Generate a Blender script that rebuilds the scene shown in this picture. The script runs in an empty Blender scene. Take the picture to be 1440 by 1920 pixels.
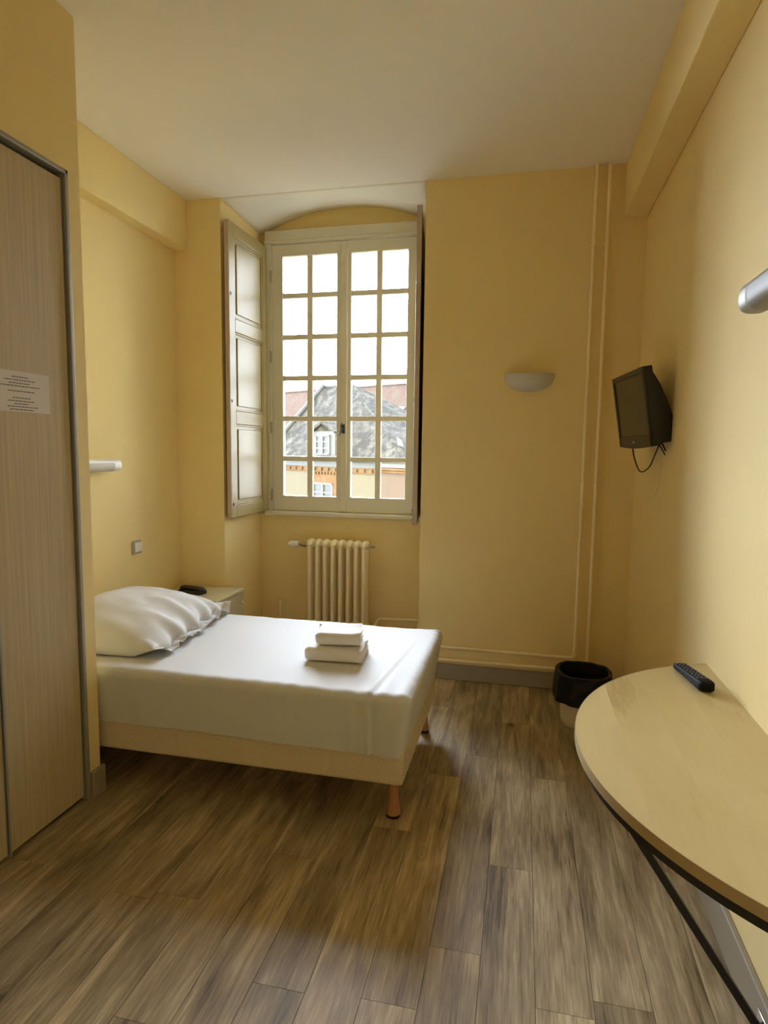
import bpy, bmesh, math, random
from math import sin, cos, pi, radians, sqrt
from mathutils import Vector, Matrix, noise
random.seed(7)
S = bpy.context.scene
COL = S.collection

# ------------------------------------------------------------ camera, sky, exposure
cam_d = bpy.data.cameras.new('camera'); cam = bpy.data.objects.new('camera', cam_d); COL.objects.link(cam)
FPX = 1157.6
cam_d.sensor_fit = 'VERTICAL'; cam_d.sensor_height = 36.0; cam_d.lens = 36.0*FPX/1920.0
cam_d.clip_start = 0.02; cam_d.clip_end = 500
RX = Vector((0.97539228, 0.22015171, 0.01196311)); RD = Vector((0.03379263, -0.09565992, -0.99484031)); RF = Vector((-0.21787141, 0.97076382, -0.10074545))
m = Matrix((RX, -RD, -RF)).transposed().to_4x4(); m.translation = Vector((0, 0, 1.5)); cam.matrix_world = m
S.camera = cam
# hazy overcast sky: even base, brighter toward the horizon and around the veiled sun (left of the window axis, low)
SKY_BASE, SKY_GLOW, SKY_HORIZON = 3.3, 50.0, 4.0
w = bpy.data.worlds.new('world'); S.world = w; w.use_nodes = True
wn_, wl_ = w.node_tree.nodes, w.node_tree.links; bg = wn_['Background']
bg.inputs[0].default_value = (0.91, 1.0, 1.17, 1)
wt = wn_.new('ShaderNodeTexCoord')
dp = wn_.new('ShaderNodeVectorMath'); dp.operation = 'DOT_PRODUCT'; wl_.new(wt.outputs['Generated'], dp.inputs[0])
saz, sel = radians(38), radians(16)
dp.inputs[1].default_value = (-sin(saz)*cos(sel), cos(saz)*cos(sel), sin(sel))
mxx = wn_.new('ShaderNodeMath'); mxx.operation = 'MAXIMUM'; wl_.new(dp.outputs['Value'], mxx.inputs[0]); mxx.inputs[1].default_value = 0.0
pw = wn_.new('ShaderNodeMath'); pw.operation = 'POWER'; wl_.new(mxx.outputs[0], pw.inputs[0]); pw.inputs[1].default_value = 7.0
sz = wn_.new('ShaderNodeSeparateXYZ'); wl_.new(wt.outputs['Generated'], sz.inputs[0])
ab = wn_.new('ShaderNodeMath'); ab.operation = 'ABSOLUTE'; wl_.new(sz.outputs[2], ab.inputs[0])
om = wn_.new('ShaderNodeMath'); om.operation = 'SUBTRACT'; om.inputs[0].default_value = 1.0; wl_.new(ab.outputs[0], om.inputs[1])
p2 = wn_.new('ShaderNodeMath'); p2.operation = 'POWER'; wl_.new(om.outputs[0], p2.inputs[0]); p2.inputs[1].default_value = 3.0
g1 = wn_.new('ShaderNodeMath'); g1.operation = 'MULTIPLY_ADD'; wl_.new(pw.outputs[0], g1.inputs[0]); g1.inputs[1].default_value = SKY_GLOW; g1.inputs[2].default_value = SKY_BASE
g2 = wn_.new('ShaderNodeMath'); g2.operation = 'MULTIPLY_ADD'; wl_.new(p2.outputs[0], g2.inputs[0]); g2.inputs[1].default_value = SKY_HORIZON; wl_.new(g1.outputs[0], g2.inputs[2])
wl_.new(g2.outputs[0], bg.inputs[1])
S.view_settings.view_transform = 'Standard'; S.view_settings.look = 'None'; S.view_settings.gamma = 1.0
S.view_settings.use_curve_mapping = False; S.view_settings.exposure = 1.12
S.cycles.max_bounces = 16; S.cycles.diffuse_bounces = 12; S.cycles.sample_clamp_indirect = 12
pl = bpy.data.lights.new('window_portal', 'AREA'); pl.shape = 'RECTANGLE'; pl.size = 1.3; pl.size_y = 2.2
plo = bpy.data.objects.new('window_portal', pl); COL.objects.link(plo); plo.location = (-1.36, 5.08, 2.03); plo.rotation_euler = (radians(-90), 0, 0)
pl.cycles.is_portal = True

# ------------------------------------------------------------ materials
def mat(name, col, rough=0.6, metal=0.0, spec=0.5, bump=0.0, bscale=60.0, var=0.0, vscale=3.0, coat=0.0):
    M = bpy.data.materials.new(name); M.use_nodes = True
    nt = M.node_tree; N = nt.nodes; L = nt.links; P = N['Principled BSDF']
    P.inputs['Base Color'].default_value = (*col, 1); P.inputs['Roughness'].default_value = rough
    P.inputs['Metallic'].default_value = metal; P.inputs['Specular IOR Level'].default_value = spec
    if coat: P.inputs['Coat Weight'].default_value = coat; P.inputs['Coat Roughness'].default_value = 0.15
    tc = N.new('ShaderNodeTexCoord')
    if var:
        n = N.new('ShaderNodeTexNoise'); n.inputs['Scale'].default_value = vscale; n.inputs['Detail'].default_value = 5
        L.new(tc.outputs['Object'], n.inputs['Vector'])
        r = N.new('ShaderNodeMapRange'); r.inputs['From Min'].default_value = 0.3; r.inputs['From Max'].default_value = 0.7
        r.inputs['To Min'].default_value = 1-var; r.inputs['To Max'].default_value = 1+var
        L.new(n.outputs['Fac'], r.inputs['Value'])
        h = N.new('ShaderNodeHueSaturation'); h.inputs['Color'].default_value = (*col, 1)
        L.new(r.outputs['Result'], h.inputs['Value']); L.new(h.outputs['Color'], P.inputs['Base Color'])
    if bump:
        n = N.new('ShaderNodeTexNoise'); n.inputs['Scale'].default_value = bscale; n.inputs['Detail'].default_value = 4
        L.new(tc.outputs['Object'], n.inputs['Vector'])
        b = N.new('ShaderNodeBump'); b.inputs['Strength'].default_value = bump; b.inputs['Distance'].default_value = 0.002
        L.new(n.outputs['Fac'], b.inputs['Height']); L.new(b.outputs['Normal'], P.inputs['Normal'])
    return M

def nodes_of(M): return M.node_tree.nodes, M.node_tree.links, M.node_tree.nodes['Principled BSDF']

YEL = (0.84, 0.69, 0.345)
M_wall = mat('yellow_wall_paint', YEL, 0.8, spec=0.2, bump=0.25, bscale=90, var=0.02, vscale=1.5)
M_ceil = mat('cream_ceiling_paint', (0.86, 0.84, 0.78), 0.85, bump=0.12, bscale=110)
M_soffit = mat('white_soffit_paint', (0.82, 0.79, 0.69), 0.85, bump=0.12, bscale=110)
M_base = mat('taupe_baseboard', (0.33, 0.285, 0.215), 0.6, spec=0.3)
M_white = mat('cream_joinery_paint', (0.72, 0.68, 0.57), 0.42, bump=0.05, bscale=40)
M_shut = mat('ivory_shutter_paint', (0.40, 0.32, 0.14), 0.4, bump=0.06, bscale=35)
M_shback = mat('brown_shutter_edge', (0.50, 0.40, 0.31), 0.6)
M_rad = mat('cream_radiator_enamel', (0.88, 0.78, 0.52), 0.35)
M_pipe = mat('cream_pipe_enamel', (0.92, 0.80, 0.52), 0.3)
M_plast = mat('white_plastic', (0.80, 0.79, 0.76), 0.35)
M_plastg = mat('grey_plastic', (0.42, 0.42, 0.41), 0.4)
M_lampd = mat('frosted_diffuser', (0.52, 0.49, 0.44), 0.5)
M_black = mat('black_plastic', (0.012, 0.011, 0.011), 0.38)
M_screen = mat('dark_screen', (0.03, 0.026, 0.018), 0.3)
M_bezel = mat('dark_bezel', (0.03, 0.027, 0.02), 0.42)
M_blackmetal = mat('black_painted_steel', (0.012, 0.010, 0.010), 0.45)
M_chrome = mat('chrome', (0.75, 0.74, 0.72), 0.18, metal=1.0)
M_brass = mat('old_nickel', (0.45, 0.40, 0.33), 0.3, metal=1.0)
M_iron = mat('dark_iron', (0.10, 0.10, 0.105), 0.4, metal=0.8)
M_hinge = mat('painted_hinge', (0.36, 0.33, 0.28), 0.5, metal=0.2)
M_alu = mat('grey_aluminium', (0.36, 0.35, 0.31), 0.45, metal=0.3)
M_dark = mat('dark_gap', (0.01, 0.009, 0.008), 0.9)
M_sheet = mat('white_cotton', (0.68, 0.68, 0.68), 0.85, bump=0.15, bscale=300)
M_towel = mat('white_terry', (0.84, 0.82, 0.79), 0.95, bump=0.9, bscale=420)
M_bin = mat('cream_bin_plastic', (0.74, 0.65, 0.46), 0.45, var=0.04, vscale=14)
M_bag = mat('black_bin_bag', (0.006, 0.006, 0.007), 0.45, spec=0.3, bump=0.7, bscale=45)
M_paper = mat('white_paper', (0.66, 0.62, 0.58), 0.7)
M_ink = mat('grey_ink', (0.10, 0.095, 0.09), 0.8)
M_ns = mat('pale_green_laminate', (0.60, 0.55, 0.36), 0.4, var=0.05, vscale=7)
M_plaster = mat('white_plaster_shade', (0.60, 0.58, 0.53), 0.8, bump=0.5, bscale=260)
M_beech = mat('beech', (0.50, 0.24, 0.11), 0.4, var=0.08, vscale=12)

def glass():
    M = bpy.data.materials.new('window_glass'); M.use_nodes = True
    N, L = M.node_tree.nodes, M.node_tree.links; N.clear()
    o = N.new('ShaderNodeOutputMaterial'); mx = N.new('ShaderNodeMixShader'); t = N.new('ShaderNodeBsdfTransparent'); g = N.new('ShaderNodeBsdfGlossy')
    t.inputs[0].default_value = (0.97, 0.985, 0.98, 1); g.inputs['Roughness'].default_value = 0.02
    f = N.new('ShaderNodeFresnel'); f.inputs[0].default_value = 1.3
    L.new(f.outputs[0], mx.inputs[0]); L.new(t.outputs[0], mx.inputs[1]); L.new(g.outputs[0], mx.inputs[2]); L.new(mx.outputs[0], o.inputs[0])
    return M
M_glass = glass()

def floor_mat():
    M = mat('grey_brown_vinyl_planks', (0.3, 0.25, 0.19), 0.45, spec=0.35)
    N, L, P = nodes_of(M)
    at = N.new('ShaderNodeAttribute'); at.attribute_name = 'plank'
    tc = N.new('ShaderNodeTexCoord')
    off = N.new('ShaderNodeVectorMath'); off.operation = 'SCALE'; off.inputs['Scale'].default_value = 37.0
    cb = N.new('ShaderNodeCombineXYZ'); L.new(at.outputs['Fac'], cb.inputs[0]); L.new(at.outputs['Fac'], cb.inputs[1]); L.new(at.outputs['Fac'], cb.inputs[2])
    L.new(cb.outputs[0], off.inputs[0])
    add = N.new('ShaderNodeVectorMath'); add.operation = 'ADD'; L.new(tc.outputs['Object'], add.inputs[0]); L.new(off.outputs[0], add.inputs[1])
    def streak(sx, sy, det, dist=0.0):
        mp = N.new('ShaderNodeMapping'); mp.inputs['Scale'].default_value = (sx, sy, 1.0)
        L.new(add.outputs[0], mp.inputs['Vector'])
        n = N.new('ShaderNodeTexNoise'); n.inputs['Scale'].default_value = 1.0; n.inputs['Detail'].default_value = det; n.inputs['Distortion'].default_value = dist
        L.new(mp.outputs[0], n.inputs['Vector']); return n.outputs['Fac']
    a = streak(26, 2.1, 7, 0.9); b = streak(190, 9, 4, 0.4); c = streak(6, 1.8, 4, 0.8)
    m1 = N.new('ShaderNodeMath'); m1.operation = 'MULTIPLY_ADD'; L.new(b, m1.inputs[0]); m1.inputs[1].default_value = 0.45; 
    m2 = N.new('ShaderNodeMath'); m2.operation = 'MULTIPLY'; L.new(a, m2.inputs[0]); m2.inputs[1].default_value = 0.6
    L.new(m2.outputs[0], m1.inputs[2])
    m3 = N.new('ShaderNodeMath'); m3.operation = 'MULTIPLY_ADD'; L.new(c, m3.inputs[0]); m3.inputs[1].default_value = 0.55; L.new(m1.outputs[0], m3.inputs[2])
    # knots
    kv = N.new('ShaderNodeTexVoronoi'); kv.inputs['Scale'].default_value = 1.0
    mp = N.new('ShaderNodeMapping'); mp.inputs['Scale'].default_value = (4.4, 1.9, 1.0); L.new(add.outputs[0], mp.inputs['Vector']); L.new(mp.outputs[0], kv.inputs['Vector'])
    kr = N.new('ShaderNodeValToRGB'); ke = kr.color_ramp.elements; ke[0].position = 0.0; ke[0].color = (.62,)*3+(1,); ke[1].position = 0.17; ke[1].color = (1, 1, 1, 1)
    for p_, v_ in ((.035, .60), (.05, .40), (.07, .80), (.085, 1.05), (.105, .78), (.13, 1.04)): ke_ = kr.color_ramp.elements.new(p_); ke_.color = (v_,)*3+(1,)
    kn = N.new('ShaderNodeMath'); kn.operation = 'MULTIPLY_ADD'; L.new(a, kn.inputs[0]); kn.inputs[1].default_value = 0.10; L.new(kv.outputs['Distance'], kn.inputs[2])
    ks = N.new('ShaderNodeMath'); ks.operation = 'SUBTRACT'; L.new(kn.outputs[0], ks.inputs[0]); ks.inputs[1].default_value = 0.045
    L.new(ks.outputs[0], kr.inputs[0])
    ramp = N.new('ShaderNodeValToRGB'); L.new(m3.outputs[0], ramp.inputs[0])
    e = ramp.color_ramp.elements; e[0].position = 0.58; e[0].color = (0.115, 0.080, 0.040, 1); e[1].position = 1.00; e[1].color = (0.55, 0.445, 0.275, 1)
    x = ramp.color_ramp.elements.new(0.72); x.color = (0.258, 0.194, 0.110, 1)
    x = ramp.color_ramp.elements.new(0.86); x.color = (0.375, 0.297, 0.180, 1)
    pr = N.new('ShaderNodeMapRange'); L.new(at.outputs['Fac'], pr.inputs['Value']); pr.inputs['To Min'].default_value = 0.90; pr.inputs['To Max'].default_value = 1.28
    mm = N.new('ShaderNodeMath'); mm.operation = 'MULTIPLY'; L.new(pr.outputs[0], mm.inputs[0]); L.new(kr.outputs[0], mm.inputs[1])
    h = N.new('ShaderNodeHueSaturation'); L.new(ramp.outputs[0], h.inputs['Color']); L.new(mm.outputs[0], h.inputs['Value'])
    L.new(h.outputs[0], P.inputs['Base Color'])
    bp = N.new('ShaderNodeBump'); bp.inputs['Strength'].default_value = 0.35; bp.inputs['Distance'].default_value = 0.0012
    L.new(m1.outputs[0], bp.inputs['Height']); L.new(bp.outputs[0], P.inputs['Normal'])
    return M
M_floor = floor_mat()

def wood_top():
    M = mat('maple_laminate', (0.66, 0.55, 0.33), 0.33)
    N, L, P = nodes_of(M)
    tc = N.new('ShaderNodeTexCoord'); sp = N.new('ShaderNodeSeparateXYZ'); L.new(tc.outputs['Object'], sp.inputs[0])
    # stave index across x (staves .115 wide, running along the wall)
    fl = N.new('ShaderNodeMath'); fl.operation = 'DIVIDE'; L.new(sp.outputs[0], fl.inputs[0]); fl.inputs[1].default_value = 0.125
    f2 = N.new('ShaderNodeMath'); f2.operation = 'FLOOR'; L.new(fl.outputs[0], f2.inputs[0])
    wn = N.new('ShaderNodeTexWhiteNoise'); wn.noise_dimensions = '1D'; L.new(f2.outputs[0], wn.inputs['W'])
    mp = N.new('ShaderNodeMapping'); mp.inputs['Scale'].default_value = (3.2, 1.3, 1); L.new(tc.outputs['Object'], mp.inputs['Vector'])
    ad = N.new('ShaderNodeVectorMath'); ad.operation = 'ADD'; L.new(mp.outputs[0], ad.inputs[0])
    sc = N.new('ShaderNodeVectorMath'); sc.operation = 'SCALE'; sc.inputs['Scale'].default_value = 9.0; L.new(wn.outputs['Color'], sc.inputs[0]); L.new(sc.outputs[0], ad.inputs[1])
    n = N.new('ShaderNodeTexNoise'); n.inputs['Scale'].default_value = 1.6; n.inputs['Detail'].default_value = 4; n.inputs['Distortion'].default_value = 0.8; L.new(ad.outputs[0], n.inputs['Vector'])
    mp2 = N.new('ShaderNodeMapping'); mp2.inputs['Scale'].default_value = (160, 9, 1); L.new(tc.outputs['Object'], mp2.inputs['Vector'])
    n2 = N.new('ShaderNodeTexNoise'); n2.inputs['Scale'].default_value = 1.0; L.new(mp2.outputs[0], n2.inputs['Vector'])
    s1 = N.new('ShaderNodeMath'); s1.operation = 'MULTIPLY_ADD'; L.new(n2.outputs['Fac'], s1.inputs[0]); s1.inputs[1].default_value = 0.25; L.new(n.outputs['Fac'], s1.inputs[2])
    s2 = N.new('ShaderNodeMath'); s2.operation = 'MULTIPLY_ADD'; L.new(wn.outputs['Value'], s2.inputs[0]); s2.inputs[1].default_value = 0.16; L.new(s1.outputs[0], s2.inputs[2])
    r = N.new('ShaderNodeValToRGB'); L.new(s2.outputs[0], r.inputs[0]); e = r.color_ramp.elements
    e[0].position = 0.42; e[0].color = (0.46, 0.35, 0.15, 1); e[1].position = 1.0; e[1].color = (0.68, 0.56, 0.29, 1)
    x = r.color_ramp.elements.new(0.52); x.color = (0.58, 0.46, 0.215, 1)
    L.new(r.outputs[0], P.inputs['Base Color'])
    return M
M_maple = wood_top()
M_mapleedge = mat('maple_edge_band', (0.44, 0.34, 0.18), 0.45)

def door_mat():
    M = mat('beech_effect_door', (0.5, 0.42, 0.28), 0.5)
    N, L, P = nodes_of(M); tc = N.new('ShaderNodeTexCoord')
    mp = N.new('ShaderNodeMapping'); mp.inputs['Scale'].default_value = (1, 90, 1.6); L.new(tc.outputs['Object'], mp.inputs['Vector'])
    n = N.new('ShaderNodeTexNoise'); n.inputs['Scale'].default_value = 1.0; n.inputs['Detail'].default_value = 5; n.inputs['Distortion'].default_value = 0.5; L.new(mp.outputs[0], n.inputs['Vector'])
    r = N.new('ShaderNodeValToRGB'); L.new(n.outputs['Fac'], r.inputs[0]); e = r.color_ramp.elements
    e[0].position = 0.3; e[0].color = (0.44, 0.355, 0.215, 1); e[1].position = 0.7; e[1].color = (0.56, 0.465, 0.30, 1)
    L.new(r.outputs[0], P.inputs['Base Color']); return M
M_door = door_mat()

def boxspring_mat():
    M = mat('patterned_ticking', (0.72, 0.62, 0.44), 0.8)
    N, L, P = nodes_of(M); tc = N.new('ShaderNodeTexCoord')
    mp = N.new('ShaderNodeMapping'); mp.inputs['Rotation'].default_value = (0, radians(45), 0); mp.inputs['Scale'].default_value = (1, 1, 1); L.new(tc.outputs['Object'], mp.inputs['Vector'])
    ck = N.new('ShaderNodeTexChecker'); ck.inputs['Scale'].default_value = 26; L.new(mp.outputs[0], ck.inputs['Vector'])
    w1 = N.new('ShaderNodeTexWave'); w1.inputs['Scale'].default_value = 32; w1.bands_direction = 'X'; L.new(mp.outputs[0], w1.inputs['Vector'])
    w2 = N.new('ShaderNodeTexWave'); w2.inputs['Scale'].default_value = 32; w2.bands_direction = 'Z'; L.new(mp.outputs[0], w2.inputs['Vector'])
    mx = N.new('ShaderNodeMix'); mx.data_type = 'FLOAT'; L.new(ck.outputs['Fac'], mx.inputs[0]); L.new(w1.outputs['Fac'], mx.inputs[2]); L.new(w2.outputs['Fac'], mx.inputs[3])
    cm = N.new('ShaderNodeMix'); cm.data_type = 'RGBA'; L.new(mx.outputs[0], cm.inputs[0]); cm.inputs[6].default_value = (0.60, 0.50, 0.34, 1); cm.inputs[7].default_value = (0.80, 0.71, 0.53, 1)
    L.new(cm.outputs[2], P.inputs['Base Color']); return M
M_bspring = boxspring_mat()

def roof_mat(name, c1, c2, c3, sc):
    M = mat(name, c1, 0.95, spec=0.08); N, L, P = nodes_of(M); tc = N.new('ShaderNodeTexCoord')
    br = N.new('ShaderNodeTexBrick'); br.inputs['Scale'].default_value = sc; br.inputs['Mortar Size'].default_value = 0.015; br.inputs['Brick Width'].default_value = 0.25; br.inputs['Row Height'].default_value = 0.14
    br.inputs['Color1'].default_value = (*c1, 1); br.inputs['Color2'].default_value = (*c2, 1); br.inputs['Mortar'].default_value = (c1[0]*.5, c1[1]*.5, c1[2]*.5, 1)
    L.new(tc.outputs['Object'], br.inputs['Vector'])
    n = N.new('ShaderNodeTexNoise'); n.inputs['Scale'].default_value = 2.6; n.inputs['Detail'].default_value = 9; n.inputs['Roughness'].default_value = 0.7; L.new(tc.outputs['Object'], n.inputs['Vector'])
    r = N.new('ShaderNodeMapRange'); r.inputs['From Min'].default_value = 0.45; r.inputs['From Max'].default_value = 0.68; L.new(n.outputs['Fac'], r.inputs['Value'])
    cm = N.new('ShaderNodeMix'); cm.data_type = 'RGBA'; L.new(r.outputs[0], cm.inputs[0]); L.new(br.outputs['Color'], cm.inputs[6]); cm.inputs[7].default_value = (*c3, 1)
    L.new(cm.outputs[2], P.inputs['Base Color']); return M
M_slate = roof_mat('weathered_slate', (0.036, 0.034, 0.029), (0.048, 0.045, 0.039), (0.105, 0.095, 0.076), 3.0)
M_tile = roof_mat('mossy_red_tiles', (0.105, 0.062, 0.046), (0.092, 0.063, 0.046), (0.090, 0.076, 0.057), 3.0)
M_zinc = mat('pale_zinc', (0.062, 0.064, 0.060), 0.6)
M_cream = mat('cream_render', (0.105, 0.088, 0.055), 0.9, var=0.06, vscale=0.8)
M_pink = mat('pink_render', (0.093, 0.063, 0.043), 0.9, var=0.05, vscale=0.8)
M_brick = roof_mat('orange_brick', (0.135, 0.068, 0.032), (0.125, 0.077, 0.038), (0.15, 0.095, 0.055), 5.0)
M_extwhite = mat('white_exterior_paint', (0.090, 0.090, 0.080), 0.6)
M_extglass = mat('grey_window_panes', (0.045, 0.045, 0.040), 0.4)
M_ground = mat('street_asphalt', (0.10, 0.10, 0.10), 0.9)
M_facade = mat('pale_stone_facade', (0.35, 0.32, 0.27), 0.9)

# ------------------------------------------------------------ mesh helpers
class MB:
    def __init__(s): s.v = []; s.f = []; s.mi = []; s.cur = 0
    def add(s, vs, fs):
        b = len(s.v); s.v += [tuple(v) for v in vs]; s.f += [tuple(b+i for i in f) for f in fs]; s.mi += [s.cur]*len(fs); return s
    def box(s, x0, x1, y0, y1, z0, z1):
        v = [(x, y, z) for x in (x0, x1) for y in (y0, y1) for z in (z0, z1)]
        return s.add(v, [(0,1,3,2),(4,6,7,5),(0,4,5,1),(2,3,7,6),(0,2,6,4),(1,5,7,3)])
    def prism(s, poly, axis, a, b):
        # poly: 2D points; axis 0: (y,z) extruded in x; 1: (x,z) in y; 2: (x,y) in z
        def P(p, t): return (t, p[0], p[1]) if axis == 0 else ((p[0], t, p[1]) if axis == 1 else (p[0], p[1], t))
        n = len(poly); v = [P(p, a) for p in poly]+[P(p, b) for p in poly]
        return s.add(v, [tuple(range(n)), tuple(range(2*n-1, n-1, -1))]+[(i, i+n, (i+1) % n+n, (i+1) % n) for i in range(n)])
    def tube(s, pts, r, n=12, caps=True):
        pts = [Vector(p) for p in pts]; rs = r if isinstance(r, (list, tuple)) else [r]*len(pts)
        T = []
        for i in range(len(pts)):
            d = (pts[min(i+1, len(pts)-1)]-pts[max(i-1, 0)]); T.append(d.normalized())
        u = T[0].orthogonal().normalized(); V = []
        for i, p in enumerate(pts):
            u = (u-T[i]*u.dot(T[i])).normalized(); w_ = T[i].cross(u)
            V += [p+(u*cos(2*pi*k/n)+w_*sin(2*pi*k/n))*rs[i] for k in range(n)]
        F = [(i*n+k, i*n+(k+1) % n, (i+1)*n+(k+1) % n, (i+1)*n+k) for i in range(len(pts)-1) for k in range(n)]
        if caps: F += [tuple(range(n-1, -1, -1)), tuple((len(pts)-1)*n+k for k in range(n))]
        return s.add(V, F)
    def lathe(s, prof, c=(0,0,0), axis='z', n=24, a0=0.0, a1=2*pi):
        full = abs(a1-a0-2*pi) < 1e-6; m_ = n if full else n+1; V = []
        for r, h in prof:
            for k in range(m_):
                a = a0+(a1-a0)*k/n; x, y = r*cos(a), r*sin(a)
                q = (x, y, h) if axis == 'z' else ((h, x, y) if axis == 'x' else (x, h, y))
                V.append((q[0]+c[0], q[1]+c[1], q[2]+c[2]))
        F = []
        for i in range(len(prof)-1):
            for k in range(n): F.append((i*m_+k, i*m_+(k+1) % m_, (i+1)*m_+(k+1) % m_, (i+1)*m_+k))
        return s.add(V, F)
    def grid(s, f, nu, nv, flip=False):
        V = [f(i/nu, j/nv) for j in range(nv+1) for i in range(nu+1)]; w_ = nu+1
        F = [(j*w_+i, j*w_+i+1, (j+1)*w_+i+1, (j+1)*w_+i) for j in range(nv) for i in range(nu)]
        if flip: F = [tuple(reversed(q)) for q in F]
        return s.add(V, F)
    def build(s, name, mats, parent=None, bevel=0.0, segs=2, smooth=True, angle=40, fixn=True, loc=None, weld=0.0, rot=None):
        me = bpy.data.meshes.new(name); me.from_pydata(s.v, [], s.f)
        mats = mats if isinstance(mats, (list, tuple)) else [mats]
        for q in mats: me.materials.append(q)
        me.polygons.foreach_set('material_index', s.mi)
        bm = bmesh.new(); bm.from_mesh(me)
        if weld: bmesh.ops.remove_doubles(bm, verts=bm.verts, dist=weld)
        if fixn: bmesh.ops.recalc_face_normals(bm, faces=bm.faces)
        bm.to_mesh(me); bm.free()
        if smooth:
            me.polygons.foreach_set('use_smooth', [True]*len(me.polygons)); me.set_sharp_from_angle(angle=radians(angle))
        o = bpy.data.objects.new(name, me); COL.objects.link(o)
        if loc: o.location = loc
        if rot: o.rotation_euler = rot
        if parent: o.parent = parent
        if bevel:
            b = o.modifiers.new('bevel', 'BEVEL'); b.width = bevel; b.segments = segs; b.limit_method = 'ANGLE'; b.angle_limit = radians(35)
        return o
def tag(o, label=None, cat=None, group=None, kind=None):
    if label: o['label'] = label
    if cat: o['category'] = cat
    if group: o['group'] = group
    if kind: o['kind'] = kind
    return o
def thing(name, label, cat, loc=(0,0,0), rz=0, group=None, kind=None):
    o = bpy.data.objects.new(name, None); COL.objects.link(o); o.location = loc; o.rotation_euler = (0, 0, rz); o.empty_display_size = 0.1
    return tag(o, label, cat, group, kind)
def struct(o): o['kind'] = 'structure'; return o

# ------------------------------------------------------------ room shell
XL, XR, YB, ZC = -2.37, 0.65, 3.945, 3.152
XP = -1.76; YP = 2.24            # closet wall face and its far corner
RL, RR = -2.03, -0.642           # window recess
YA = 4.57                        # apron face
# floor of planks
fm = MB(); verts = []; prs = []
PW = 0.1555
joints = {0: 2.144, -1: 1.728, -2: 1.505, -3: 1.05, -4: 1.483, -5: 0.80, -6: 1.30, -7: 1.737}
g = 0.0007
def plank(x0, x1, y0, y1, r):
    fm.box(x0+g, x1-g, y0+g, y1-g, -0.006, 0.0); prs.extend([r]*6)
for k in range(-17, 6):
    x0 = -0.075+0.1555*k; x1 = x0+PW
    j = joints.get(k, random.uniform(0.3, 1.5)); L_ = 1.22
    lo = max(x0, XL-0.05); hi = min(x1, XR+0.02)
    if hi-lo < 0.01: continue
    y = j-L_*4
    while y < 4.7:
        a, b = max(y, -1.15), min(y+L_, 4.62)
        if b-a > 0.02: plank(lo, hi, a, b, random.random())
        y += L_
fm.cur = 1; fm.box(-2.45, 0.70, -1.15, 4.62, -0.12, -0.0055); prs.extend([0.5]*6)
fo = fm.build('floor', [M_floor, M_dark], smooth=False, fixn=False); struct(fo)
at = fo.data.attributes.new('plank', 'FLOAT', 'FACE'); at.data.foreach_set('value', prs)

struct(MB().box(-2.6, 0.9, -1.3, YB, ZC, ZC+0.25).build('ceiling', M_ceil, smooth=False))
# back wall: piers, apron, lintel around the window embrasure
b = MB(); b.prism([(-16, YB), (RL, YB), (RL, 4.62), (-2.07, 5.05), (-16, 5.05)], 2, -7, 11)
b.prism([(RR, YB), (14, YB), (14, 5.05), (-0.64, 5.05), (-0.70, 4.6)], 2, -7, 11)
b.box(RL-0.01, RR+0.01, YA, 5.05, -7, 0.985)
b.box(RL-0.01, RR+0.01, YB, 5.05, 3.34, 11)
b.box(RL-0.01, RR+0.01, 4.62, 5.05, 3.08, 3.40)
b.prism([(RL-0.01, 4.60), (-1.955, 4.60), (-1.955, 4.68), (-2.07, 5.05), (-2.3, 5.05), (-2.3, 4.9)], 2, 0.9, 3.4)
b.prism([(-0.775, 4.60), (-0.68, 4.60), (-0.60, 5.05), (-0.66, 5.05), (-0.775, 4.68)], 2, 0.9, 3.2)
struct(b.build('wall_back', M_wall, smooth=False))
# vaulted soffit of the embrasure
def soff(u, v):
    x0, x1 = RL-0.005, (RR+0.005)*(1-v)+(-0.695)*v
    x = x0+(x1-x0)*u; t = 2*u-1
    side = 3.118+0.02*u
    arc = side+0.165*(1-abs(t)**2.2)
    z = ZC+(arc-ZC)*(v**1.15)
    return (x, YB-0.001+(4.63-YB)*v, z)
sf = MB().grid(soff, 32, 16).build('ceiling_soffit', M_soffit, fixn=False); struct(sf)
so = sf.modifiers.new('s', 'SOLIDIFY'); so.thickness = 0.03; so.offset = 1
struct(MB().box(-2.6, XL, YP-0.1, YB, -0.1, ZC+.05).build('wall_left', M_wall, smooth=False))
struct(MB().box(XR, 0.85, -1.3, YB, -0.1, ZC+.05).build('wall_right', M_wall, smooth=False))
struct(MB().box(-2.6, 0.85, -1.3, -1.1, -0.1, ZC+.05).build('wall_front', M_wall, smooth=False))
# closet partition with its opening
b = MB()
DY0, DY1, DZ = 0.955, 2.156, 2.540
b.box(-2.6, -1.84, -1.1, YP, 0, ZC)
b.box(-1.84, XP, DY1+0.018, YP, 0, ZC); b.box(-1.84, XP, -1.1, DY0-0.018, 0, ZC); b.box(-1.84, XP, DY0-0.018, DY1+0.018, DZ+0.018, ZC)
struct(b.build('wall_closet', M_wall, smooth=False))
# beams along both side walls
struct(MB().box(XL, -2.275, YP, YB, 2.83, ZC).build('trim_1', M_wall, bevel=0.006))
struct(MB().box(0.52, XR, -1.1, YB, 2.85, ZC).build('trim_2', M_wall, bevel=0.006))
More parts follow.
